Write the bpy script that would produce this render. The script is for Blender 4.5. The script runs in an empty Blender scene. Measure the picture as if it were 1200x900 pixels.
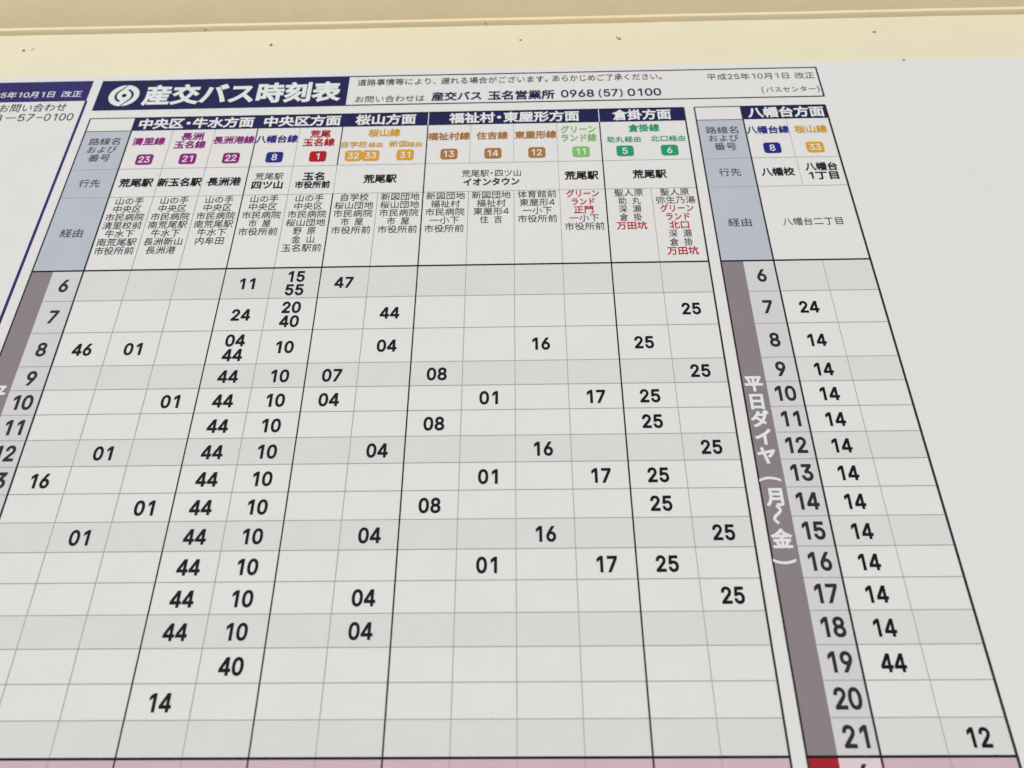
import bpy, math, random
from mathutils import Vector

scene = bpy.context.scene
COL = scene.collection
U = 0.025            # one timetable column is 25 mm wide
H0 = 1.50            # height of the heavy line above the 6 o'clock row
random.seed(4)

# ------------------------------------------------------------------ camera
cam = bpy.data.cameras.new('camera')
cam.sensor_width = 36.0
cam.lens = 24.45
cam.clip_start = 0.01
cam.clip_end = 2000.0
cam.dof.use_dof = True
cam.dof.focus_distance = 0.345
cam.dof.aperture_fstop = 9.0
cam_o = bpy.data.objects.new('camera', cam)
COL.objects.link(cam_o)
cam_o.location = (1.16868 * U, -11.66370 * U, H0 - 8.76835 * U)
cam_o.rotation_euler = tuple(math.radians(a) for a in (117.16980, 0.18276, 1.20469))
scene.camera = cam_o

# ------------------------------------------------------------------ daylight (bright overcast)
SUN_EL, SUN_AZ = 17.0, 200.0        # degrees; azimuth clockwise from +Y (the sun stands behind the camera, to the left)
world = bpy.data.worlds.new('World')
scene.world = world
world.use_nodes = True
nt = world.node_tree
sky = nt.nodes.new('ShaderNodeTexSky')
sky.sky_type = 'NISHITA'
sky.sun_disc = False
sky.sun_elevation = math.radians(SUN_EL)
sky.sun_rotation = math.radians(SUN_AZ)
sky.air_density = 1.0
sky.dust_density = 0.3
bg = nt.nodes['Background']
bg.inputs['Strength'].default_value = 0.10
nt.links.new(sky.outputs['Color'], bg.inputs['Color'])

sun = bpy.data.lights.new('sun', 'SUN')
sun.energy = 1.35
sun.angle = math.radians(40.0)
sun.color = (1.0, 0.965, 0.91)
sun_o = bpy.data.objects.new('sun', sun)
COL.objects.link(sun_o)
sd = Vector((math.sin(math.radians(SUN_AZ)) * math.cos(math.radians(SUN_EL)),
             math.cos(math.radians(SUN_AZ)) * math.cos(math.radians(SUN_EL)),
             math.sin(math.radians(SUN_EL))))
sun_o.rotation_euler = (-sd).to_track_quat('-Z', 'Y').to_euler()
sun_o.location = (-1.0, -2.0, 3.5)

scene.view_settings.view_transform = 'Standard'
scene.view_settings.look = 'None'
scene.view_settings.exposure = 0.42
scene.view_settings.gamma = 1.0

# ------------------------------------------------------------------ materials
def lin(c):
    c = c / 255.0
    return c / 12.92 if c <= 0.04045 else ((c + 0.055) / 1.055) ** 2.4

def rgb(r, g, b, k=1.0):
    return tuple(lin(v) * k for v in (r, g, b)) + (1.0,)

def material(name, col, rough=0.5, mottle=0.03, scale=45.0, fine=700.0, spec=0.4, bump=0.0, bump_scale=900.0, grime=0.0):
    m = bpy.data.materials.new(name)
    m.use_nodes = True
    t = m.node_tree
    b = t.nodes['Principled BSDF']
    b.inputs['Roughness'].default_value = rough
    b.inputs['Specular IOR Level'].default_value = spec
    tc = t.nodes.new('ShaderNodeTexCoord')
    n1 = t.nodes.new('ShaderNodeTexNoise'); n1.inputs['Scale'].default_value = scale; n1.inputs['Detail'].default_value = 3.0
    n2 = t.nodes.new('ShaderNodeTexNoise'); n2.inputs['Scale'].default_value = fine; n2.inputs['Detail'].default_value = 2.0
    for n in (n1, n2):
        t.links.new(tc.outputs['Object'], n.inputs['Vector'])
    add = t.nodes.new('ShaderNodeMath'); add.operation = 'MULTIPLY_ADD'
    add.inputs[1].default_value = 0.5
    t.links.new(n2.outputs['Fac'], add.inputs[0])
    t.links.new(n1.outputs['Fac'], add.inputs[2])
    mr = t.nodes.new('ShaderNodeMapRange')
    mr.inputs['From Min'].default_value = 0.45
    mr.inputs['From Max'].default_value = 1.05
    mr.inputs['To Min'].default_value = 1.0 - mottle
    mr.inputs['To Max'].default_value = 1.0 + mottle
    t.links.new(add.outputs[0], mr.inputs['Value'])
    mix = t.nodes.new('ShaderNodeMix'); mix.data_type = 'RGBA'; mix.blend_type = 'MULTIPLY'
    mix.inputs['Factor'].default_value = 1.0
    mix.inputs['A'].default_value = col
    t.links.new(mr.outputs['Result'], mix.inputs['B'])
    out = mix.outputs['Result']
    if grime > 0:
        n3 = t.nodes.new('ShaderNodeTexNoise'); n3.inputs['Scale'].default_value = 90.0; n3.inputs['Detail'].default_value = 6.0
        t.links.new(tc.outputs['Object'], n3.inputs['Vector'])
        m3 = t.nodes.new('ShaderNodeMapRange')
        m3.inputs['From Min'].default_value = 0.60; m3.inputs['From Max'].default_value = 0.78
        m3.inputs['To Max'].default_value = grime
        t.links.new(n3.outputs['Fac'], m3.inputs['Value'])
        mx = t.nodes.new('ShaderNodeMix'); mx.data_type = 'RGBA'; mx.blend_type = 'MIX'
        t.links.new(m3.outputs['Result'], mx.inputs['Factor'])
        t.links.new(out, mx.inputs['A'])
        mx.inputs['B'].default_value = tuple(v * 0.72 for v in col[:3]) + (1.0,)
        out = mx.outputs['Result']
    t.links.new(out, b.inputs['Base Color'])
    if bump > 0:
        nb = t.nodes.new('ShaderNodeTexNoise'); nb.inputs['Scale'].default_value = bump_scale; nb.inputs['Detail'].default_value = 4.0
        t.links.new(tc.outputs['Object'], nb.inputs['Vector'])
        bp = t.nodes.new('ShaderNodeBump'); bp.inputs['Strength'].default_value = bump; bp.inputs['Distance'].default_value = 0.0006
        t.links.new(nb.outputs['Fac'], bp.inputs['Height'])
        t.links.new(bp.outputs['Normal'], b.inputs['Normal'])
    return m

K = 1.04
def ink(name, r, g, b, mottle=0.035):
    return material(name, rgb(r, g, b, K), rough=0.6, mottle=mottle, spec=0.10)

M = {
    'paper': material('printed_paper', rgb(228, 223, 219, K), rough=0.55, mottle=0.016, spec=0.12, bump=0.12, bump_scale=35.0),
    'white': ink('unprinted_white', 228, 227, 224, 0.012),
    'shade': ink('row_grey', 219, 216, 212, 0.014),
    'hour': ink('hour_column_grey', 212, 208, 206, 0.014),
    'band': ink('weekday_band_grey', 140, 128, 130),
    'blue_grey': ink('heading_blue_grey', 187, 189, 198),
    'navy': ink('navy_ink', 34, 33, 78, 0.10),
    'violet_navy': ink('violet_navy_ink', 50, 42, 104, 0.08),
    'black': ink('black_ink', 22, 20, 24),
    'soft_black': ink('dark_grey_ink', 50, 44, 48),
    'line': ink('hairline_grey_ink', 166, 163, 158),
    'white_line': ink('white_hairline', 228, 227, 226, 0.01),
    'grey_text': ink('grey_text_ink', 62, 60, 62),
    'purple': ink('purple_ink', 140, 34, 118),
    'blue': ink('blue_ink', 36, 42, 128),
    'red': ink('red_ink', 178, 22, 34),
    'ochre': ink('ochre_ink', 214, 156, 44),
    'brown': ink('brown_ink', 170, 116, 58),
    'leaf': ink('light_green_ink', 128, 188, 104),
    'green': ink('green_ink', 40, 152, 100),
    'pink': ink('pink_tint', 209, 178, 187),
    'pink_pale': ink('pale_pink_tint', 227, 202, 208),
    'crimson': ink('crimson_ink', 166, 36, 46),
    'panel': material('cream_painted_steel', rgb(238, 226, 193, 1.02), rough=0.42, mottle=0.02, scale=30.0, bump=0.25, bump_scale=500.0, grime=0.10),
    'rail': material('cream_rail_bounce_tint', rgb(247, 226, 184, 1.05), rough=0.5, mottle=0.025, scale=30.0, spec=0.3, bump=0.25, bump_scale=500.0, grime=0.10),  # much the panel's cream, warmed and brightened to paint in bounced light
    'hole': material('dark_pinhole', rgb(122, 104, 78), rough=0.8, mottle=0.3, fine=3000.0),
    'bounce_pavement': material('bounce_concrete', (0.46, 0.46, 0.45, 1), rough=0.85, mottle=0.15, scale=2.0, fine=60.0),  # kept pale so the unseen ground throws more light upward
}

# ------------------------------------------------------------------ geometry helpers
# sheet coordinates: x to the right, y up, z towards the viewer, all in column widths
class MB:
    def __init__(self):
        self.v, self.f, self.m, self.mats = [], [], [], []
    def mi(self, key):
        if key not in self.mats:
            self.mats.append(key)
        return self.mats.index(key)
    def poly(self, pts, key, z=None):
        i = len(self.v)
        for p in pts:
            self.v.append((p[0], p[1], p[2] if z is None else z))
        self.f.append(tuple(range(i, i + len(pts)))); self.m.append(self.mi(key))
    def rect(self, x0, y0, x1, y1, key, z):
        self.poly([(x0, y0), (x1, y0), (x1, y1), (x0, y1)], key, z)
    def hline(self, x0, x1, y, w, key, z):
        self.rect(x0, y - w / 2, x1, y + w / 2, key, z)
    def vline(self, x, y0, y1, w, key, z):
        self.rect(x - w / 2, y0, x + w / 2, y1, key, z)
    def rrect(self, xc, yc, w, h, r, key, z):
        pts = []
        for cx, cy, a0 in ((w/2 - r, h/2 - r, 0), (-w/2 + r, h/2 - r, 90), (-w/2 + r, -h/2 + r, 180), (w/2 - r, -h/2 + r, 270)):
            for k in range(6):
                a = math.radians(a0 + 18 * k)
                pts.append((xc + cx + r * math.cos(a), yc + cy + r * math.sin(a)))
        self.poly(pts, key, z)
    def disc(self, xc, yc, rx, ry, key, z, n=40, rot=0.0):
        pts = []
        for k in range(n):
            a = 2 * math.pi * k / n
            x, y = rx * math.cos(a), ry * math.sin(a)
            pts.append((xc + x * math.cos(rot) - y * math.sin(rot), yc + x * math.sin(rot) + y * math.cos(rot)))
        self.poly(pts, key, z)
    def ribbon(self, pts, key, z):
        L, R = [], []
        for i, (x, y, w) in enumerate(pts):
            a, b = pts[max(i - 1, 0)], pts[min(i + 1, len(pts) - 1)]
            d = Vector((b[0] - a[0], b[1] - a[1])).normalized()
            L.append((x - d.y * w / 2, y + d.x * w / 2)); R.append((x + d.y * w / 2, y - d.x * w / 2))
        for i in range(len(pts) - 1):
            self.poly([R[i], R[i + 1], L[i + 1], L[i]], key, z)

ORIGIN = {}
def w3(p):
    return Vector((p[0] * U, -p[2] * U, p[1] * U))

def build(name, mb, parent, origin, label=None):
    """link a mesh whose vertices are given in sheet coordinates; its own origin sits at `origin`"""
    me = bpy.data.meshes.new(name)
    o0 = Vector(origin)
    me.from_pydata([w3(Vector(p) - o0) for p in mb.v], [], mb.f)
    for k in mb.mats:
        me.materials.append(M[k])
    me.polygons.foreach_set('material_index', mb.m)
    me.update()
    o = bpy.data.objects.new(name, me)
    COL.objects.link(o)
    o.parent = parent
    o.location = w3(o0 - Vector(ORIGIN[parent.name])) if parent else w3(o0 - Vector((8, 0, 0))) + Vector((0, 0, H0))
    ORIGIN[o.name] = tuple(origin)
    if label:
        o['label'] = label
    return o

def thing(name, label, cat, origin):
    o = bpy.data.objects.new(name, None)
    o.empty_display_size = 0.02
    COL.objects.link(o)
    o.location = w3(Vector(origin) - Vector((8, 0, 0))) + Vector((0, 0, H0))
    ORIGIN[o.name] = tuple(origin)
    o['label'] = label; o['category'] = cat
    return o

# ------------------------------------------------------------------ lettering
# outlines of the figures, in thousandths of an em
GL = {'0':[[(323,-10),(284,-7),(248,1),(215,16),(185,34),(158,58),(135,88),(114,123),(98,161),(86,205),(76,254),(70,305),(68,362),(70,419),(76,470),(86,519),(98,563),(115,601),(135,637),(160,665),(185,690),(215,710),(248,724),(285,732),(323,735),(362,732),(398,724),(430,710),(460,690),(487,665),(510,637),(530,601),(547,563),(560,519),(570,470),(576,419),(577,362),(576,305),(570,254),(560,205),(547,161),(532,123),(512,88),(487,58),(460,34),(430,16),(398,1),(362,-7)],[(323,71),(349,73),(372,80),(393,90),(413,105),(432,124),(446,147),(460,174),(470,205),(479,239),(484,276),(489,318),(490,362),(489,406),(484,447),(479,486),(470,520),(460,551),(446,577),(432,601),(413,620),(393,636),(372,646),(349,653),(323,656),(298,653),(274,646),(252,636),(232,620),(215,601),(200,577),(187,551),(175,520),(167,486),(161,447),(157,406),(155,362),(157,318),(161,276),(167,239),(175,205),(187,174),(200,147),(215,124),(232,105),(252,90),(274,80),(298,73)]],'1':[[(393,725),(393,0),(302,0),(302,638),(298,638),(123,510),(123,608),(282,725)]],'2':[[(91,0),(91,67),(333,326),(353,346),(372,366),(388,385),(402,402),(415,419),(426,435),(435,450),(443,466),(449,480),(453,496),(456,513),(456,529),(455,549),(452,566),(446,581),(439,597),(429,610),(418,621),(403,631),(389,640),(373,647),(356,651),(338,654),(319,656),(298,654),(279,651),(262,646),(245,637),(231,628),(218,617),(207,604),(198,589),(191,573),(185,556),(182,536),(181,516),(94,516),(95,547),(101,577),(110,604),(123,630),(140,654),(158,674),(180,693),(204,707),(231,720),(259,728),(289,732),(321,735),(352,732),(382,728),(410,720),(436,708),(460,693),(480,675),(499,657),(514,634),(527,610),(536,586),(542,559),(543,530),(542,510),(539,492),(534,472),(529,453),(520,433),(509,413),(494,392),(479,369),(459,343),(436,318),(410,288),(380,256),(218,86),(218,81),(554,81),(554,0)]],'3':[[(311,-10),(278,-9),(247,-4),(217,3),(190,14),(162,27),(140,43),(118,61),(100,81),(86,105),(74,130),(66,158),(63,188),(155,188),(158,170),(164,152),(171,138),(180,124),(191,111),(205,101),(219,91),(235,84),(254,78),(272,74),(291,71),(312,71),(333,73),(353,76),(373,80),(392,87),(409,95),(423,105),(437,118),(449,133),(457,148),(463,165),(467,185),(469,207),(467,225),(465,245),(459,262),(450,279),(439,295),(426,309),(410,322),(392,333),(370,342),(345,348),(318,352),(286,353),(224,353),(224,426),(410,638),(410,644),(100,644),(100,725),(530,725),(530,657),(301,396),(301,412),(341,413),(376,410),(409,405),(439,393),(466,378),(490,361),(512,341),(529,316),(543,292),(551,265),(559,237),(560,207),(559,175),(551,147),(542,120),(527,94),(510,71),(490,51),(466,33),(440,17),(410,6),(379,-3),(346,-9)]],'4':[[(57,150),(57,237),(368,725),(489,725),(489,232),(589,232),(589,150),(489,150),(489,0),(402,0),(402,150)],[(402,232),(402,624),(151,232)]],'5':[[(315,-10),(284,-9),(254,-3),(227,4),(200,16),(175,30),(154,46),(134,64),(118,86),(104,108),(94,133),(88,158),(86,185),(174,185),(177,170),(181,154),(188,140),(197,127),(207,114),(219,104),(232,94),(247,86),(262,80),(279,74),(296,71),(315,71),(336,73),(356,76),(376,83),(393,91),(410,103),(425,117),(437,131),(447,148),(456,167),(462,187),(466,208),(467,231),(466,254),(462,275),(456,296),(447,315),(436,332),(423,348),(408,362),(392,373),(373,383),(353,389),(332,393),(311,395),(292,393),(274,392),(256,388),(238,382),(222,376),(207,368),(194,359),(182,351),(95,361),(137,725),(522,725),(522,644),(215,644),(191,429),(194,429),(207,439),(221,449),(237,456),(254,463),(271,469),(289,472),(308,475),(326,476),(352,475),(375,470),(398,465),(419,457),(439,447),(457,436),(476,422),(492,406),(506,389),(519,370),(530,351),(540,329),(547,306),(553,284),(556,258),(557,232),(556,198),(549,167),(540,135),(526,108),(509,81),(489,58),(466,38),(440,21),(412,9),(382,-1),(349,-7)]],'6':[[(322,-10),(289,-7),(259,-1),(229,7),(202,21),(178,37),(155,57),(137,80),(120,105),(107,134),(98,164),(93,197),(91,231),(93,256),(97,284),(104,312),(114,341),(127,372),(145,406),(168,443),(195,484),(359,725),(459,725),(215,372),(207,372),(212,382),(219,392),(227,400),(235,410),(245,418),(255,426),(266,432),(279,437),(292,442),(305,445),(319,447),(335,447),(366,446),(396,440),(425,432),(450,420),(473,405),(493,386),(512,366),(527,342),(539,315),(547,286),(553,256),(554,224),(553,191),(547,160),(537,131),(524,104),(507,78),(489,56),(466,37),(442,20),(415,7),(386,-3),(355,-9)],[(322,68),(343,70),(362,74),(380,80),(398,90),(412,100),(426,113),(437,128),(447,144),(456,162),(462,182),(466,202),(466,224),(466,247),(462,266),(456,286),(447,304),(437,321),(426,335),(412,348),(398,358),(380,368),(362,373),(343,376),(322,378),(302,376),(282,373),(265,368),(248,359),(232,348),(218,335),(207,321),(197,305),(188,286),(182,268),(180,248),(178,225),(180,204),(182,182),(188,162),(197,145),(207,128),(218,113),(232,100),(248,90),(265,80),(282,74),(302,70)]],'7':[[(138,0),(460,638),(460,644),(88,644),(88,725),(557,725),(557,640),(235,0)]],'8':[[(322,-10),(286,-9),(254,-3),(222,4),(194,16),(167,30),(144,47),(123,67),(105,88),(91,111),(81,137),(76,164),(74,192),(76,215),(78,237),(84,258),(93,278),(103,296),(115,314),(128,329),(144,343),(161,355),(178,365),(198,372),(218,378),(218,380),(192,389),(170,402),(150,418),(133,439),(118,462),(108,487),(103,513),(100,542),(103,569),(107,594),(117,618),(128,641),(144,661),(162,680),(184,695),(208,710),(234,721),(262,728),(291,732),(322,735),(353,732),(383,728),(410,721),(436,710),(460,695),(480,680),(499,661),(514,641),(527,618),(537,594),(542,569),(544,542),(542,514),(536,487),(526,462),(512,439),(494,418),(475,402),(453,389),(428,380),(428,378),(447,372),(466,365),(483,355),(500,343),(516,329),(530,314),(542,296),(551,278),(560,258),(566,237),(570,215),(571,192),(569,164),(563,137),(553,111),(539,88),(522,67),(502,47),(477,30),(452,16),(422,4),(392,-3),(358,-9)],[(322,70),(346,71),(368,74),(388,78),(406,86),(422,94),(437,105),(449,117),(460,130),(469,145),(475,161),(479,180),(480,198),(479,217),(475,235),(469,252),(459,269),(447,284),(435,296),(420,308),(403,318),(385,325),(365,331),(345,333),(322,335),(301,333),(279,331),(259,325),(241,318),(224,308),(209,296),(197,284),(185,269),(175,252),(170,235),(165,217),(164,198),(165,180),(170,161),(175,145),(184,130),(194,117),(207,105),(222,94),(238,86),(256,78),(278,74),(299,71)],[(322,413),(341,413),(359,416),(375,422),(390,428),(405,436),(418,446),(428,457),(437,470),(445,486),(450,500),(453,517),(455,536),(453,553),(450,569),(446,584),(439,598),(429,611),(419,623),(406,633),(392,640),(376,647),(359,651),(342,654),(322,656),(304,654),(285,651),(268,647),(252,640),(238,633),(227,623),(215,611),(207,598),(198,584),(194,569),(191,553),(190,536),(191,517),(194,500),(198,486),(207,470),(215,457),(227,446),(239,436),(254,428),(269,422),(286,416),(304,413)]],'9':[[(322,735),(355,732),(386,727),(415,717),(442,704),(467,687),(489,667),(507,644),(524,618),(537,590),(547,560),(553,529),(554,494),(553,467),(549,440),(542,413),(532,385),(517,353),(499,319),(476,281),(449,239),(285,0),(185,0),(429,353),(437,353),(432,342),(426,333),(419,323),(409,315),(400,306),(389,299),(378,294),(366,288),(353,284),(339,279),(325,278),(311,278),(278,279),(249,284),(221,294),(195,305),(172,321),(151,338),(134,359),(118,383),(105,409),(97,437),(93,469),(91,502),(93,534),(98,566),(107,594),(121,621),(137,647),(157,668),(178,688),(204,704),(231,718),(259,727),(289,732)],[(322,656),(302,654),(284,651),(265,644),(248,636),(232,624),(219,611),(207,597),(197,580),(190,563),(184,543),(180,523),(178,502),(180,479),(184,459),(190,439),(197,420),(207,405),(219,390),(232,378),(248,366),(265,358),(284,352),(302,348),(322,346),(342,348),(362,352),(380,358),(398,366),(412,378),(426,389),(437,405),(447,420),(456,439),(462,457),(466,477),(466,499),(466,522),(462,543),(456,561),(447,580),(437,597),(426,611),(413,624),(398,636),(380,644),(362,651),(343,654)]],'(':[[(127,295),(128,335),(131,376),(137,418),(144,462),(152,504),(162,547),(174,589),(188,628),(202,667),(218,704),(234,737),(252,768),(336,768),(318,730),(302,691),(286,651),(272,610),(259,569),(248,527),(238,487),(229,446),(224,406),(219,368),(217,331),(215,295),(217,262),(219,229),(222,197),(228,164),(235,130),(245,95),(255,60),(268,23),(282,-14),(298,-54),(316,-94),(336,-137),(252,-137),(222,-84),(198,-30),(177,23),(158,78),(145,133),(135,187),(128,241)]],')':[[(53,-137),(74,-94),(91,-53),(108,-13),(123,26),(135,63),(145,98),(154,133),(161,165),(167,198),(171,231),(172,262),(174,295),(172,331),(170,368),(165,406),(160,446),(151,487),(141,527),(130,569),(117,610),(104,651),(88,691),(71,730),(53,768),(138,768),(155,737),(172,704),(187,667),(202,628),(215,589),(227,547),(238,504),(247,460),(254,418),(258,376),(261,335),(262,295),(261,239),(254,185),(244,131),(229,76),(212,21),(191,-31),(167,-84),(138,-137)]],'-':[[(480,348),(480,268),(162,268),(162,348)]]}
_cache = {}
def glyph(ch, d):
    """flat mesh of one character, thickened by d em"""
    key = (ch, round(d, 4))
    if key in _cache:
        return _cache[key]
    if ch in GL:
        c = bpy.data.curves.new('glyph', 'CURVE'); c.dimensions = '2D'
        for loop in GL[ch]:
            s = c.splines.new('POLY'); s.points.add(len(loop) - 1); s.use_cyclic_u = True
            for p, (x, y) in zip(s.points, loop):
                p.co = (x / 1000, y / 1000, 0, 1)
    else:
        c = bpy.data.curves.new('glyph', 'FONT'); c.body = ch; c.resolution_u = 3
    c.fill_mode = 'FRONT'
    c.bevel_depth = d
    c.bevel_resolution = 0
    o = bpy.data.objects.new('glyph', c); COL.objects.link(o)
    bpy.context.view_layer.update()
    me = bpy.data.meshes.new_from_object(o.evaluated_get(bpy.context.evaluated_depsgraph_get()))
    zs = max((v.co.z for v in me.vertices), default=0)
    V = [tuple(v.co) for v in me.vertices]
    F = [tuple(p.vertices) for p in me.polygons if d == 0 or sum(V[i][2] for i in p.vertices) / len(p.vertices) > 1e-5]
    bpy.data.objects.remove(o); bpy.data.curves.remove(c); bpy.data.meshes.remove(me)
    _cache[key] = (V, F)
    return _cache[key]

def advance(ch):
    if ch in '・': return 0.55
    if ch in '、。': return 0.62
    if ch == ' ': return 0.55
    if ch == '　': return 0.30
    if ch in '()': return 0.42
    if ch in GL: return 0.62
    return 1.0

def text(mb, s, xc, yc, em, key, d=0.0, z=0.006, w=None, emw=None, pitch=None, tail=None, rot=0):
    """a line of characters centred on (xc, yc); w fixes the width of its ink"""
    emw = emw or em
    items, x = [], 0.0
    for ch in s:
        a = pitch or advance(ch)
        if ch not in ' 　':
            V, F = glyph(ch, d)
            xs = [p[0] for p in V]
            if ch in GL:
                off = x + a / 2 - (min(xs) + max(xs)) / 2
                mid = 0.364
            else:
                off = x + (a - 1.0) / 2 if ch not in '、。' else x
                mid = 0.37
            items.append((V, F, off, mid, off + min(xs), off + max(xs)))
        x += a
    lo, hi = min(i[4] for i in items), max(i[5] for i in items)
    sx = w / (hi - lo) if w else emw
    cr, sr = math.cos(math.radians(rot)), math.sin(math.radians(rot))
    for V, F, off, mid, _, _ in items:
        b = len(mb.v)
        for p in V:
            px, py = (p[0] + off - (lo + hi) / 2) * sx, (p[1] - mid) * em
            mb.v.append((xc + px * cr - py * sr, yc + px * sr + py * cr, z + p[2] * em * 0.08))
        mi = mb.mi(key)
        for f in F:
            mb.f.append(tuple(b + i for i in f)); mb.m.append(mi)

# ------------------------------------------------------------------ setting
g = MB()
pave = bpy.data.meshes.new('bounce_pavement')
pave.from_pydata([(-400, -400, 0), (400, -400, 0), (400, 400, 0), (-400, 400, 0)], [], [(0, 1, 2, 3)])
pave.materials.append(M['bounce_pavement'])
po = bpy.data.objects.new('bounce_pavement', pave); COL.objects.link(po); po['kind'] = 'structure'  # unseen ground, added to bounce light up onto the rail

# ------------------------------------------------------------------ cream notice board
ZB = -0.016                       # front of the steel panel, just behind the paper
board = thing('notice_board', 'cream painted steel notice board with stepped top rail and small pinholes, behind the timetable sheet',
              'notice board', (8, -16, ZB))
XL, XR = -17.0, 33.0
mb = MB()
mb.poly([(XL, -16, ZB), (XR, -16, ZB), (XR, 7.66, ZB), (XL, 7.66, ZB)], 'panel')
mb.poly([(XR, -16, ZB - 1), (XL, -16, ZB - 1), (XL, 7.66, ZB - 1), (XR, 7.66, ZB - 1)], 'panel')
mb.poly([(XL, -16, ZB - 1), (XL, -16, ZB), (XL, 7.66, ZB), (XL, 7.66, ZB - 1)], 'panel')
mb.poly([(XR, -16, ZB), (XR, -16, ZB - 1), (XR, 7.66, ZB - 1), (XR, 7.66, ZB)], 'panel')
mb.poly([(XL, -16, ZB - 1), (XR, -16, ZB - 1), (XR, -16, ZB), (XL, -16, ZB)], 'panel')
build('panel', mb, board, (8, -4, ZB))

# stepped rail: thin soffit, small upright lip, deep soffit, face
prof = [(ZB + 0.002, 7.588), (0.074, 7.640)]
for k in range(5):
    a = math.radians(-60 + 15 * k)
    prof.append((0.072 + 0.014 * math.cos(a), 7.660 + 0.014 * math.sin(a)))
prof += [(0.086, 7.722), (0.088, 7.738), (0.098, 7.748), (0.12, 7.762), (0.92, 8.80), (0.97, 8.90), (0.98, 8.96), (0.98, 19.9),
         (0.92, 20.0), (ZB - 1, 20.0), (ZB - 1, 7.662), (ZB + 0.002, 7.662)]
mb = MB()
NX = 60
n = len(prof)
for i in range(NX + 1):
    x = XL + (XR - XL) * i / NX
    wob = 0.004 * math.sin(i * 0.9) + 0.003 * math.sin(i * 2.3 + 1)
    for z, y in prof:
        mb.v.append((x, y + wob, z))
mi = mb.mi('rail')
for i in range(NX):
    for k in range(n):
        k2 = (k + 1) % n
        mb.f.append((i * n + k, i * n + k2, (i + 1) * n + k2, (i + 1) * n + k)); mb.m.append(mi)
mb.f.append(tuple(range(n))[::-1]); mb.m.append(mi)
mb.f.append(tuple(NX * n + k for k in range(n))); mb.m.append(mi)
rail = build('top_rail', mb, board, (8, 7.6, 0))
for p in rail.data.polygons:
    p.use_smooth = len(p.vertices) == 4
rail.data.set_sharp_from_angle(angle=math.radians(35))

# pinholes and chips in the paint
def speck(x, y, rx, ry, rot=0.0, z=ZB):
    m_ = MB()
    pts = []
    nn = 14
    for k in range(nn):
        a = 2 * math.pi * k / nn
        r = 1 + 0.25 * random.uniform(-1, 1)
        px, py = rx * r * math.cos(a), ry * r * math.sin(a)
        pts.append((x + px * math.cos(rot) - py * math.sin(rot), y + px * math.sin(rot) + py * math.cos(rot)))
    # a shallow dimple: raised rim outline of flaked paint round a dark centre
    i0 = len(m_.v)
    for px, py in pts: m_.v.append((px, py, z + 0.003))
    m_.v.append((x, y, z + 0.001))
    mi_ = m_.mi('hole')
    for k in range(nn):
        m_.f.append((i0 + k, i0 + (k + 1) % nn, i0 + nn)); m_.m.append(mi_)
    build('pin_hole', m_, board, (x, y, z))
for x, y, rx, ry, ro in ((-3.526, 6.995, .040, .050, .3), (-3.31, 7.035, .050, .012, .6), (2.845, 7.015, .036, .045, 0),
                         (9.189, 7.000, .034, .034, .2), (11.68, 6.965, .045, .040, .1), (11.62, 7.03, .022, .03, .4),
                         (18.06, 7.020, .045, .036, -.2)):
    speck(x, y, rx, ry, ro)
for x, z in ((1.05, .05), (8.3, .045)):
    m_ = MB(); m_.disc(x, 0, .022, .014, 'hole', 0, 9)
    m_.v = [(a, 7.600 + 0.7 * b, .03 + b) for a, b, c in m_.v]
    build('pin_hole', m_, board, (x, 7.600, .03))

# ------------------------------------------------------------------ the printed sheet
sheet = thing('timetable_sheet', 'white printed bus timetable sheet with navy headings and route columns, flat on the cream board',
              'timetable', (8, -13.2, 0))
PL, PR, PB, PT = -15.5, 25.5, -13.2, 5.965
mb = MB()
N = 80
top = []
for i in range(N + 1):
    x = PL + (PR - PL) * i / N
    top.append((x, PT + 0.010 * math.sin(x * 0.55) + 0.006 * math.sin(x * 1.9 + 1)))
for i in range(N):
    (xa, ya), (xb, yb) = top[i], top[i + 1]
    mb.poly([(xa, PB, 0), (xb, PB, 0), (xb, yb, 0), (xa, ya, 0)], 'paper')
    mb.poly([(xa, ya, 0), (xb, yb, 0), (xb, yb, -0.012), (xa, ya, -0.012)], 'paper')
    mb.poly([(xb, PB, -0.012), (xa, PB, -0.012), (xa, ya, -0.012), (xb, yb, -0.012)], 'paper')
    mb.poly([(xa, PB, -0.012), (xb, PB, -0.012), (xb, PB, 0), (xa, PB, 0)], 'paper')
for x, s in ((PL, 1), (PR, -1)):
    q = [(x, PB, -0.012), (x, PB, 0), (x, top[0][1] if s > 0 else top[-1][1], 0), (x, top[0][1] if s > 0 else top[-1][1], -0.012)]
    mb.poly(q if s > 0 else q[::-1], 'paper')
build('paper', mb, sheet, (8, -4, 0))

for x, y, rx, ry in ((18.51, 5.945, .035, .022), (8.62, -8.38, .007, .006)):
    m_ = MB(); m_.disc(x, y, rx, ry, 'hole', 0.0075, 9, 0.4)
    build('dirt_speck', m_, sheet, (x, y, 0.0075))
ZF, ZV, ZT = 0.002, 0.004, 0.006
BOLD, HEAVY = 0.028, 0.032

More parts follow.
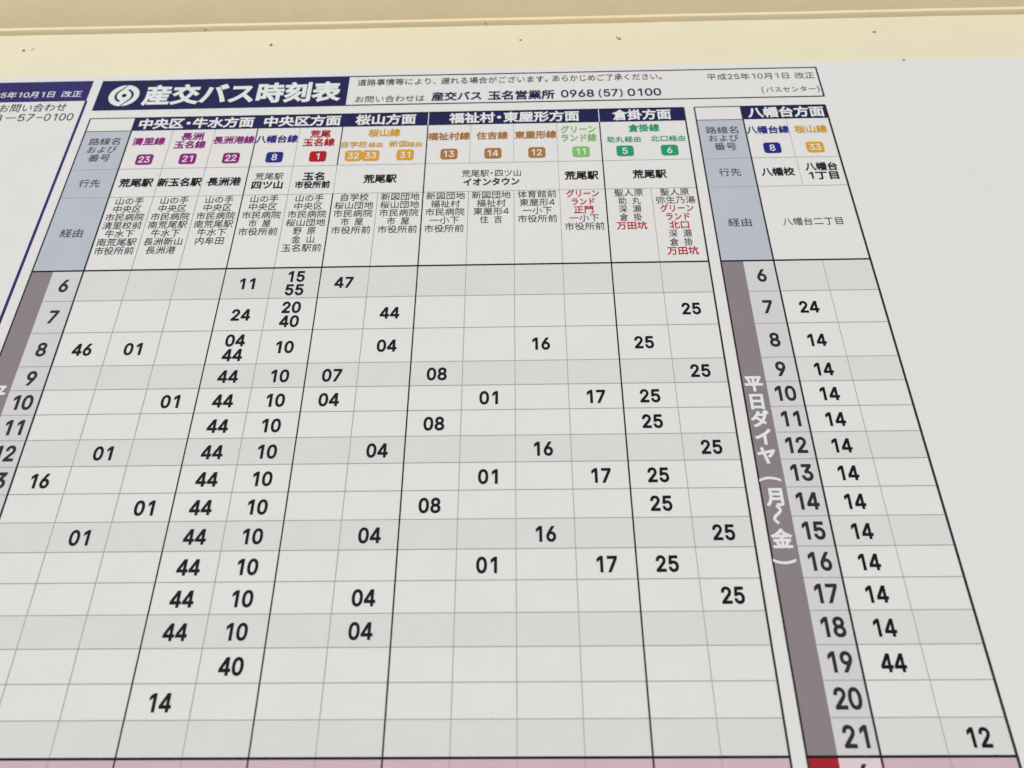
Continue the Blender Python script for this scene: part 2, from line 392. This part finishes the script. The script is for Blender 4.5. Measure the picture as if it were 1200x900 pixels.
# ---- title banner and notice box
NT, NB_ = 5.775, 4.742
mb = MB(); mb.rect(-1.14, NB_, 4.99, NT, 'navy', ZF)
banner = build('title_banner', mb, sheet, (1.9, 5.26, ZF), 'navy title banner with white emblem and large white characters')
mb = MB(); text(mb, '産交バス時刻表', 2.417, 5.236, 0.70, 'white', 0.037, ZT, w=4.84)
build('title_lettering', mb, banner, (2.4, 5.24, ZT))
mb = MB()
mb.disc(-0.482, 5.243, 0.372, 0.362, 'white', ZV, 56, 0.3)
mb.disc(-0.477, 5.241, 0.058, 0.058, 'black', ZT, 24)
def smooth(pts, n=5):
    out = []
    for i in range(len(pts) - 1):
        p0, p1, p2, p3 = (Vector(pts[max(i - 1, 0)]), Vector(pts[i]), Vector(pts[i + 1]), Vector(pts[min(i + 2, len(pts) - 1)]))
        for k in range(n):
            t = k / n
            out.append(tuple(0.5 * ((2 * p1) + (p2 - p0) * t + (2 * p0 - 5 * p1 + 4 * p2 - p3) * t * t + (3 * p1 - p0 - 3 * p2 + p3) * t ** 3)))
    out.append(tuple(pts[-1]))
    return out
arcL = [(-.462, 5.612, .026), (-.520, 5.526, .028), (-.575, 5.455, .034), (-.645, 5.372, .046), (-.680, 5.284, .054), (-.675, 5.195, .058), (-.628, 5.105, .058), (-.545, 5.040, .050)]
mb.ribbon(smooth(arcL), 'navy', ZT)
mb.ribbon(smooth([(-.956 - x, 10.482 - y, w) for x, y, w in arcL]), 'navy', ZT)
build('emblem', mb, banner, (-0.48, 5.24, ZV), 'white round emblem with two curved navy strokes and a dot')

mb = MB()
mb.hline(4.99, 16.36, NT - 0.018, 0.036, 'black', ZF)
mb.hline(4.99, 16.36, NB_ + 0.018, 0.036, 'black', ZF)
mb.vline(16.34, NB_ + 0.036, NT - 0.036, 0.042, 'navy', ZF)
box = build('notice_box', mb, sheet, (10.7, 5.26, ZF))
def span(mb_, s, xl, xr, y, em, key, d=0.0):
    text(mb_, s, (xl + xr) / 2, y, em, key, d, ZT, w=xr - xl)
mb = MB()
span(mb, '道路事情等により、', 5.205, 7.115, 5.535, 0.245, 'grey_text', 0.004)
span(mb, '遅れる場合がございます。', 7.237, 9.84, 5.535, 0.245, 'grey_text', 0.004)
span(mb, 'あらかじめご了承ください。', 9.951, 12.59, 5.545, 0.245, 'grey_text', 0.004)
build('notice_lettering', mb, box, (8.9, 5.54, ZT))
mb = MB()
span(mb, 'お問い合わせは', 5.206, 6.868, 4.952, 0.245, 'grey_text')
span(mb, '産交バス', 7.035, 8.241, 5.000, 0.31, 'navy', BOLD)
span(mb, '玉名営業所', 8.394, 9.988, 4.995, 0.32, 'navy', BOLD)
span(mb, '0968', 10.139, 10.928, 5.012, 0.325, 'navy', 0.020)
span(mb, '(', 11.035, 11.112, 5.012, 0.31, 'navy', 0.004)
span(mb, '57', 11.158, 11.498, 5.012, 0.325, 'navy', 0.020)
span(mb, ')', 11.538, 11.611, 5.012, 0.31, 'navy', 0.004)
span(mb, '0100', 11.728, 12.527, 5.012, 0.325, 'navy', 0.020)
build('contact_lettering', mb, box, (8.9, 5.0, ZT))
mb = MB()
text(mb, '平成25年10月1日', 14.659, 5.487, 0.235, 'grey_text', 0.0, ZT, w=1.968)
text(mb, '改正', 16.019, 5.480, 0.235, 'grey_text', 0.0, ZT, w=0.467)
text(mb, 'バスセンター', 15.60, 5.012, 0.20, 'grey_text', 0.0, ZT, w=1.17)
text(mb, '(', 14.94, 5.012, 0.24, 'grey_text', 0.0, ZT)
text(mb, ')', 16.25, 5.012, 0.24, 'grey_text', 0.0, ZT)
build('date_lettering', mb, box, (15.4, 5.25, ZT))

# ---- neighbouring framed notice at the left
mb = MB()
mb.rect(-14.6, 5.09, -1.372, 5.79, 'violet_navy', ZF)
mb.vline(-1.367, -12.9, 5.09, 0.066, 'violet_navy', ZF)
mb.vline(-14.57, -12.9, 5.09, 0.066, 'violet_navy', ZF)
mb.hline(-14.537, -1.40, -12.86, 0.08, 'violet_navy', ZF)
side = build('framed_notice', mb, sheet, (-8, -4, ZF), 'thick violet navy frame and heading band at the left edge')
mb = MB()
text(mb, '平成25年10月1日', -3.21, 5.333, 0.235, 'white', 0.010, ZT, w=1.99)
text(mb, '改正', -1.79, 5.333, 0.235, 'white', 0.010, ZT, w=0.50)
build('heading_lettering', mb, side, (-2.8, 5.33, ZT))
mb = MB()
text(mb, 'お問い合わせ', -2.613, 4.884, 0.30, 'grey_text', 0.0, ZT, w=1.634)
text(mb, '0968', -3.66, 4.552, 0.32, 'grey_text', 0.0, ZT, w=0.80)
text(mb, '57', -2.68, 4.552, 0.32, 'grey_text', 0.0, ZT, w=0.38)
text(mb, '0100', -1.885, 4.552, 0.32, 'grey_text', 0.0, ZT, w=0.70)
mb.hline(-3.17, -2.93, 4.552, 0.022, 'grey_text', ZT)
mb.hline(-2.43, -2.27, 4.552, 0.022, 'grey_text', ZT)
build('contact_lettering', mb, side, (-2.6, 4.7, ZT))

# ---- the two ruled tables
YH, Y1, Y2, Y3 = 4.472, 4.045, 2.838, 2.000
ROW = {6: 0.0, 7: -0.757, 8: -1.515, 9: -2.276}
for h in range(10, 23):
    ROW[h] = -2.276 - 0.5164 * (h - 9)
YE = ROW[22]
def mid(h): return (ROW[h] + ROW[h + 1]) / 2

def number(parent, name, s, x, y, em, key, d, pitch, emw):
    m_ = MB(); text(m_, s, x, y, em, key, d, ZT, pitch=pitch, emw=emw)
    return build(name, m_, parent, (x, y, ZT))

def make_table(x_left, x_band, cols, thin, dark, label):
    """x_left / x_band / cols[0]: edges of the label column; cols: route column edges"""
    xr = cols[-1]
    mb = MB()
    mb.rect(x_left, Y3, cols[0], Y1, 'blue_grey', ZF)
    mb.rect(x_left, 0.0, cols[0], Y3, 'blue_grey', ZF)
    mb.rect(x_band, YE, cols[0], 0.0, 'hour', ZF)
    mb.rect(cols[0], YH - 0.0, xr, Y1, 'navy', ZF)
    for h in (6, 9, 12, 15, 18, 21):
        mb.rect(cols[0], ROW[h + 1], xr, ROW[h], 'shade', ZF)
    mb.rect(x_band, -12.8, cols[0], YE, 'pink_pale', ZF)
    mb.rect(cols[0], YE - 0.5164, xr, YE, 'pink', ZF)
    table = build('route_table', mb, sheet, ((x_left + xr) / 2, -2, ZF), label)
    # hairlines
    mb = MB()
    for x, spans in thin:
        for a, b in spans:
            mb.vline(x, a, b, 0.010 if a > 1 else 0.013, 'line', ZV)
    for h in range(7, 22):
        mb.hline(x_band, xr, ROW[h], 0.014, 'line', ZV + 0.0006)
    for y in (Y2, Y3):
        mb.hline(x_left, xr, y, 0.010, 'line', ZV + 0.0006)
    for k in range(1, 7):
        mb.hline(x_band, xr, YE - 0.5164 * k, 0.014, 'line', ZV + 0.0006)
    build('hairlines', mb, table, ((x_left + xr) / 2, -2, ZV))
    # heavy rules
    mb = MB()
    for x, a, b, w in dark:
        mb.vline(x, a, b, w, 'soft_black' if w > 0.03 else 'black', ZV + 0.0012)
    mb.hline(x_left, xr, YH, 0.022, 'black', ZV + 0.0018)
    mb.hline(x_left, cols[0], Y1, 0.016, 'soft_black', ZV + 0.0018)
    mb.hline(x_left, xr, 0.0, 0.036, 'black', ZV + 0.0018)
    mb.hline(x_left, xr, YE, 0.036, 'black', ZV + 0.0018)
    build('heavy_rules', mb, table, ((x_left + xr) / 2, -2, ZV + 0.0012))
    # left band
    xm = (x_left + x_band) / 2
    mb = MB(); mb.rect(x_left, YE, x_band, 0.0, 'band', ZF)
    for s, y, r in (('平', -2.835, 0), ('日', -3.207, 0), ('ダ', -3.562, 0), ('イ', -3.915, 0), ('ヤ', -4.274, 0), ('月', -5.034, 0), ('金', -5.765, 0)):
        text(mb, s, xm - 0.01, y, 0.345, 'white', 0.040, ZT)
    text(mb, '(', xm - 0.01, -4.715, 0.40, 'white', 0.024, ZT, emw=0.34, rot=-90)
    text(mb, ')', xm - 0.01, -6.144, 0.40, 'white', 0.024, ZT, emw=0.34, rot=-90)
    wave = [(xm - 0.01 + 0.062 * math.sin(2 * math.pi * t), -5.190 - 0.31 * t, 0.050) for t in [k / 24 for k in range(25)]]
    mb.ribbon(wave, 'white', ZT)
    build('weekday_band', mb, table, (xm, YE / 2, ZF), 'grey vertical band with white weekday lettering')
    mb = MB(); mb.rect(x_left, -12.8, x_band, YE, 'crimson', ZF)
    build('holiday_band', mb, table, (xm, -11, ZF), 'crimson vertical band below the grey one')
    # label column
    xc = (x_left + cols[0]) / 2
    mb = MB()
    text(mb, '路線名', xc, 3.712, 0.245, 'grey_text', 0.003, ZT, w=0.735)
    text(mb, 'および', xc + 0.01, 3.456, 0.235, 'grey_text', 0.003, ZT, w=0.68)
    text(mb, '番号', xc + 0.01, 3.196, 0.245, 'grey_text', 0.003, ZT, w=0.50)
    build('row_heading', mb, table, (xc, 3.45, ZT))
    mb = MB(); text(mb, '行先', xc, 2.422, 0.245, 'grey_text', 0.003, ZT, w=0.483)
    build('row_heading', mb, table, (xc, 2.42, ZT))
    mb = MB(); text(mb, '経由', xc, 1.006, 0.245, 'grey_text', 0.003, ZT, w=0.49)
    build('row_heading', mb, table, (xc, 1.0, ZT))
    for h in range(6, 22):
        number(table, 'hour_number', str(h), cols[0] - 0.307, mid(h) + 0.005, 0.388, 'soft_black', 0.036, pitch=0.625, emw=0.352)
    number(table, 'hour_number', '6', cols[0] - 0.307, YE - 0.248, 0.388, 'soft_black', 0.036, pitch=0.625, emw=0.352)
    return table

def direction(table, s, xc, w):
    mb = MB(); text(mb, s, xc, 4.258, 0.345, 'white', HEAVY, ZT, w=w)
    build('direction_heading', mb, table, (xc, 4.26, ZT))
def route(table, lines, key):
    mb = MB()
    for s, x, y, w, em in lines:
        text(mb, s, x, y, em, key, 0.028 if em > 0.22 else 0.015, ZT, w=w)
    build('route_name', mb, table, (lines[0][1], lines[0][2], ZT))
def badge(table, s, x, key, colour, y=3.122):
    mb = MB(); mb.rrect(x, y, 0.39, 0.325, 0.07, key, ZF + 0.003)
    text(mb, s, x, y, 0.252, 'white', 0.014, ZT, emw=0.232, pitch=0.60)
    build('route_badge', mb, table, (x, y, ZF), f'{colour} badge with white number {s}')
def dest(table, lines):
    mb = MB()
    for s, x, y, w, em, bold in lines:
        text(mb, s, x, y, em, 'black' if bold else 'grey_text', BOLD if bold else 0.002, ZT, w=w)
    build('destination', mb, table, (lines[0][1], lines[0][2], ZT))
def stops(table, x, names):
    mb = MB()
    for i, s in enumerate(names):
        red = s.endswith('*'); s = s.rstrip('*')
        y = 1.882 - 0.2282 * i
        if '　' in s:
            text(mb, s.replace('　', ' '), x, y, 0.222, 'grey_text', 0.002, ZT, w=0.48)
        elif red:
            text(mb, s, x, y, 0.222, 'red', 0.018, ZT, w={2: 0.42, 3: 0.60, 4: 0.72}[len(s)] + (0.05 if '万' in s else 0) - (0.10 if s == 'ランド' else 0))
        else:
            text(mb, s, x, y, 0.222, 'grey_text', 0.002, ZT, emw=0.216)
    build('stop_list', mb, table, (x, 1.2, ZT))

T_, D_, V_ = (Y2, Y1), (Y3, Y2), (0.0, Y3)
B_ = (-12.8, 0.0)
thin = [(1, [T_, D_, V_, B_]), (2, [T_, D_, V_, B_]), (4, [T_, D_, V_, B_]), (5, [D_]), (6, [V_, B_]), (8, [T_, V_, B_]), (9, [T_, V_, B_]),
        (10, [T_, D_, V_, B_]), (12, [V_, B_])]
LB = -12.8
dark = [(-1.097, LB, YH, 0.032), (0, LB, YH, 0.034), (13, LB, YH, 0.036), (3, LB, Y1, 0.024), (5, LB, Y3, 0.024), (5, Y2, Y1, 0.024),
        (7, LB, Y1, 0.026), (11, LB, Y1, 0.028)]
main = make_table(-1.097, -0.641, list(range(14)), thin, dark, 'large route table with thirteen columns')
for x in (7, 11):
    mb = MB(); mb.vline(x, Y1, YH - 0.012, 0.018, 'white_line', ZV + 0.0015)
    build('heading_divider', mb, main, (x, 4.25, ZV))

S0, SG, S1, SM, S2 = 13.248, 13.699, 14.326, 15.315, 16.295
right = make_table(S0, SG, [S1, SM, S2], [(SM, [T_, D_, B_])],
                   [(S0, LB, YH, 0.034), (S1, LB, YH, 0.036), (S2, LB, YH, 0.044)], 'narrow route table with two columns at the right')

direction(main, '中央区・牛水方面', 1.503, 2.737)
direction(main, '中央区方面', 4.024, 1.819)
direction(main, '桜山方面', 5.994, 1.425)
direction(main, '福祉村・東屋形方面', 9.011, 3.056)
direction(main, '倉掛方面', 11.995, 1.364)
direction(right, '八幡台方面', 15.345, 1.771)

route(main, [('清里線', .497, 3.692, .773, .25)], 'purple')
route(main, [('長洲', 1.494, 3.826, .53, .25), ('玉名線', 1.490, 3.562, .745, .25)], 'purple')
route(main, [('長洲港線', 2.495, 3.688, .97, .25)], 'purple')
route(main, [('八幡台線', 3.501, 3.690, .986, .25)], 'blue')
route(main, [('荒尾', 4.500, 3.828, .48, .25), ('玉名線', 4.497, 3.560, .746, .25)], 'red')
route(main, [('桜山線', 5.997, 3.827, .744, .25), ('自学校', 5.332, 3.470, .594, .21), ('経由', 5.819, 3.448, .326, .165),
             ('新図', 6.342, 3.466, .41, .21), ('経由', 6.722, 3.446, .33, .165)], 'ochre')
route(main, [('福祉村線', 7.502, 3.679, .985, .25)], 'brown')
route(main, [('住吉線', 8.507, 3.676, .735, .25)], 'brown')
route(main, [('東屋形線', 9.507, 3.677, .974, .25)], 'brown')
route(main, [('グリーン', 10.495, 3.827, .818, .25), ('ランド線', 10.499, 3.557, .816, .25)], 'leaf')
route(main, [('倉掛線', 12.010, 3.828, .725, .25), ('助丸', 11.328, 3.480, .38, .20), ('経由', 11.722, 3.476, .365, .19),
             ('北口', 12.33, 3.484, .39, .20), ('経由', 12.735, 3.482, .365, .19)], 'green')
route(right, [('八幡台線', 14.834, 3.698, .975, .25)], 'blue')
route(right, [('桜山線', 15.814, 3.696, .744, .25)], 'ochre')

for s, x, k, c in (('23', .526, 'purple', 'purple'), ('21', 1.527, 'purple', 'purple'), ('22', 2.528, 'purple', 'purple'), ('8', 3.528, 'blue', 'blue'),
                   ('1', 4.525, 'red', 'red'), ('32', 5.342, 'ochre', 'ochre'), ('33', 5.738, 'ochre', 'ochre'), ('31', 6.525, 'ochre', 'ochre'),
                   ('13', 7.526, 'brown', 'brown'), ('14', 8.528, 'brown', 'brown'), ('12', 9.525, 'brown', 'brown'), ('11', 10.527, 'leaf', 'light green'),
                   ('5', 11.524, 'green', 'green'), ('6', 12.532, 'green', 'green')):
    badge(main, s, x, k, c)
badge(right, '8', 14.843, 'blue', 'blue', 3.135)
badge(right, '33', 15.803, 'ochre', 'ochre', 3.135)

dest(main, [('荒尾駅', .506, 2.420, .779, .26, 1)])
dest(main, [('新玉名駅', 1.497, 2.414, 1.0, .26, 1)])
dest(main, [('長洲港', 2.506, 2.408, .765, .26, 1)])
dest(main, [('荒尾駅', 3.502, 2.541, .635, .225, 0), ('四ツ山', 3.494, 2.288, .697, .25, 1)])
dest(main, [('玉名', 4.506, 2.520, .483, .255, 1), ('市役所前', 4.510, 2.272, .786, .22, 1)])
dest(main, [('荒尾駅', 6.011, 2.413, .752, .26, 1)])
dest(main, [('荒尾駅・四ツ山', 8.499, 2.519, 1.322, .225, 0), ('イオンタウン', 8.501, 2.267, 1.246, .24, 1)])
dest(main, [('荒尾駅', 10.504, 2.408, .755, .26, 1)])
dest(main, [('荒尾駅', 12.01, 2.413, .755, .26, 1)])
dest(right, [('八幡校', 14.840, 2.414, .738, .25, 1)])
dest(right, [('八幡台', 15.816, 2.549, .715, .25, 1), ('1丁目', 15.827, 2.288, .64, .25, 1)])
dest(right, [('八幡台二丁目', 15.322, 1.006, 1.26, .222, 0)])

for i, names in enumerate((
        ['山の手', '中央区', '市民病院', '清里校前', '牛水下', '南荒尾駅', '市役所前'],
        ['山の手', '中央区', '市民病院', '南荒尾駅', '牛水下', '長洲新山', '長洲港'],
        ['山の手', '中央区', '市民病院', '南荒尾駅', '牛水下', '内牟田'],
        ['山の手', '中央区', '市民病院', '市　屋', '市役所前'],
        ['山の手', '中央区', '市民病院', '桜山団地', '野　原', '金　山', '玉名駅前'],
        ['自学校', '桜山団地', '市民病院', '市　屋', '市役所前'],
        ['新図団地', '桜山団地', '市民病院', '市　屋', '市役所前'],
        ['新図団地', '福祉村', '市民病院', '一小下', '市役所前'],
        ['新図団地', '福祉村', '東屋形4', '住　吉'],
        ['体育館前', '東屋形4', '一小下', '市役所前'],
        ['グリーン*', 'ランド*', '正門*', '一小下', '市役所前'],
        ['聖人原', '助　丸', '深　瀬', '倉　掛', '万田坑*'],
        ['聖人原', '弥生乃湯', 'グリーン*', 'ランド*', '北口*', '深　瀬', '倉　掛', '万田坑*'])):
    stops(main, i + 0.502, names)

TIMES = {6: {3: '11', 4: '15 55', 5: '47'}, 7: {3: '24', 4: '20 40', 6: '44', 12: '25'},
         8: {0: '46', 1: '01', 3: '04 44', 4: '10', 6: '04', 9: '16', 11: '25'},
         9: {3: '44', 4: '10', 5: '07', 7: '08', 12: '25'},
         10: {2: '01', 3: '44', 4: '10', 5: '04', 8: '01', 10: '17', 11: '25'},
         11: {3: '44', 4: '10', 7: '08', 11: '25'},
         12: {1: '01', 3: '44', 4: '10', 6: '04', 9: '16', 12: '25'},
         13: {0: '16', 3: '44', 4: '10', 8: '01', 10: '17', 11: '25'},
         14: {2: '01', 3: '44', 4: '10', 7: '08', 11: '25'},
         15: {1: '01', 3: '44', 4: '10', 6: '04', 9: '16', 12: '25'},
         16: {3: '44', 4: '10', 8: '01', 10: '17', 11: '25'},
         17: {3: '44', 4: '10', 6: '04', 12: '25'},
         18: {3: '44', 4: '10', 6: '04'},
         19: {4: '40'}, 20: {3: '14'}}
def depart(table, s, x, y):
    o = number(table, 'departure_time', s, x, y, 0.342, 'black', 0.036, pitch=0.655, emw=0.312)
for h, row in TIMES.items():
    for c, s in row.items():
        ss = s.split(' ')
        for i, q in enumerate(ss):
            dy = 0.0 if len(ss) == 1 else 0.165 - 0.33 * i
            depart(main, q, c + 0.507 + random.uniform(-.004, .004), mid(h) - 0.012 + dy)
for h in range(7, 20):
    depart(right, '24' if h == 7 else '44' if h == 19 else '14', S1 + 0.50, mid(h) - 0.012)
depart(right, '12', SM + 0.51, mid(21) - 0.012)
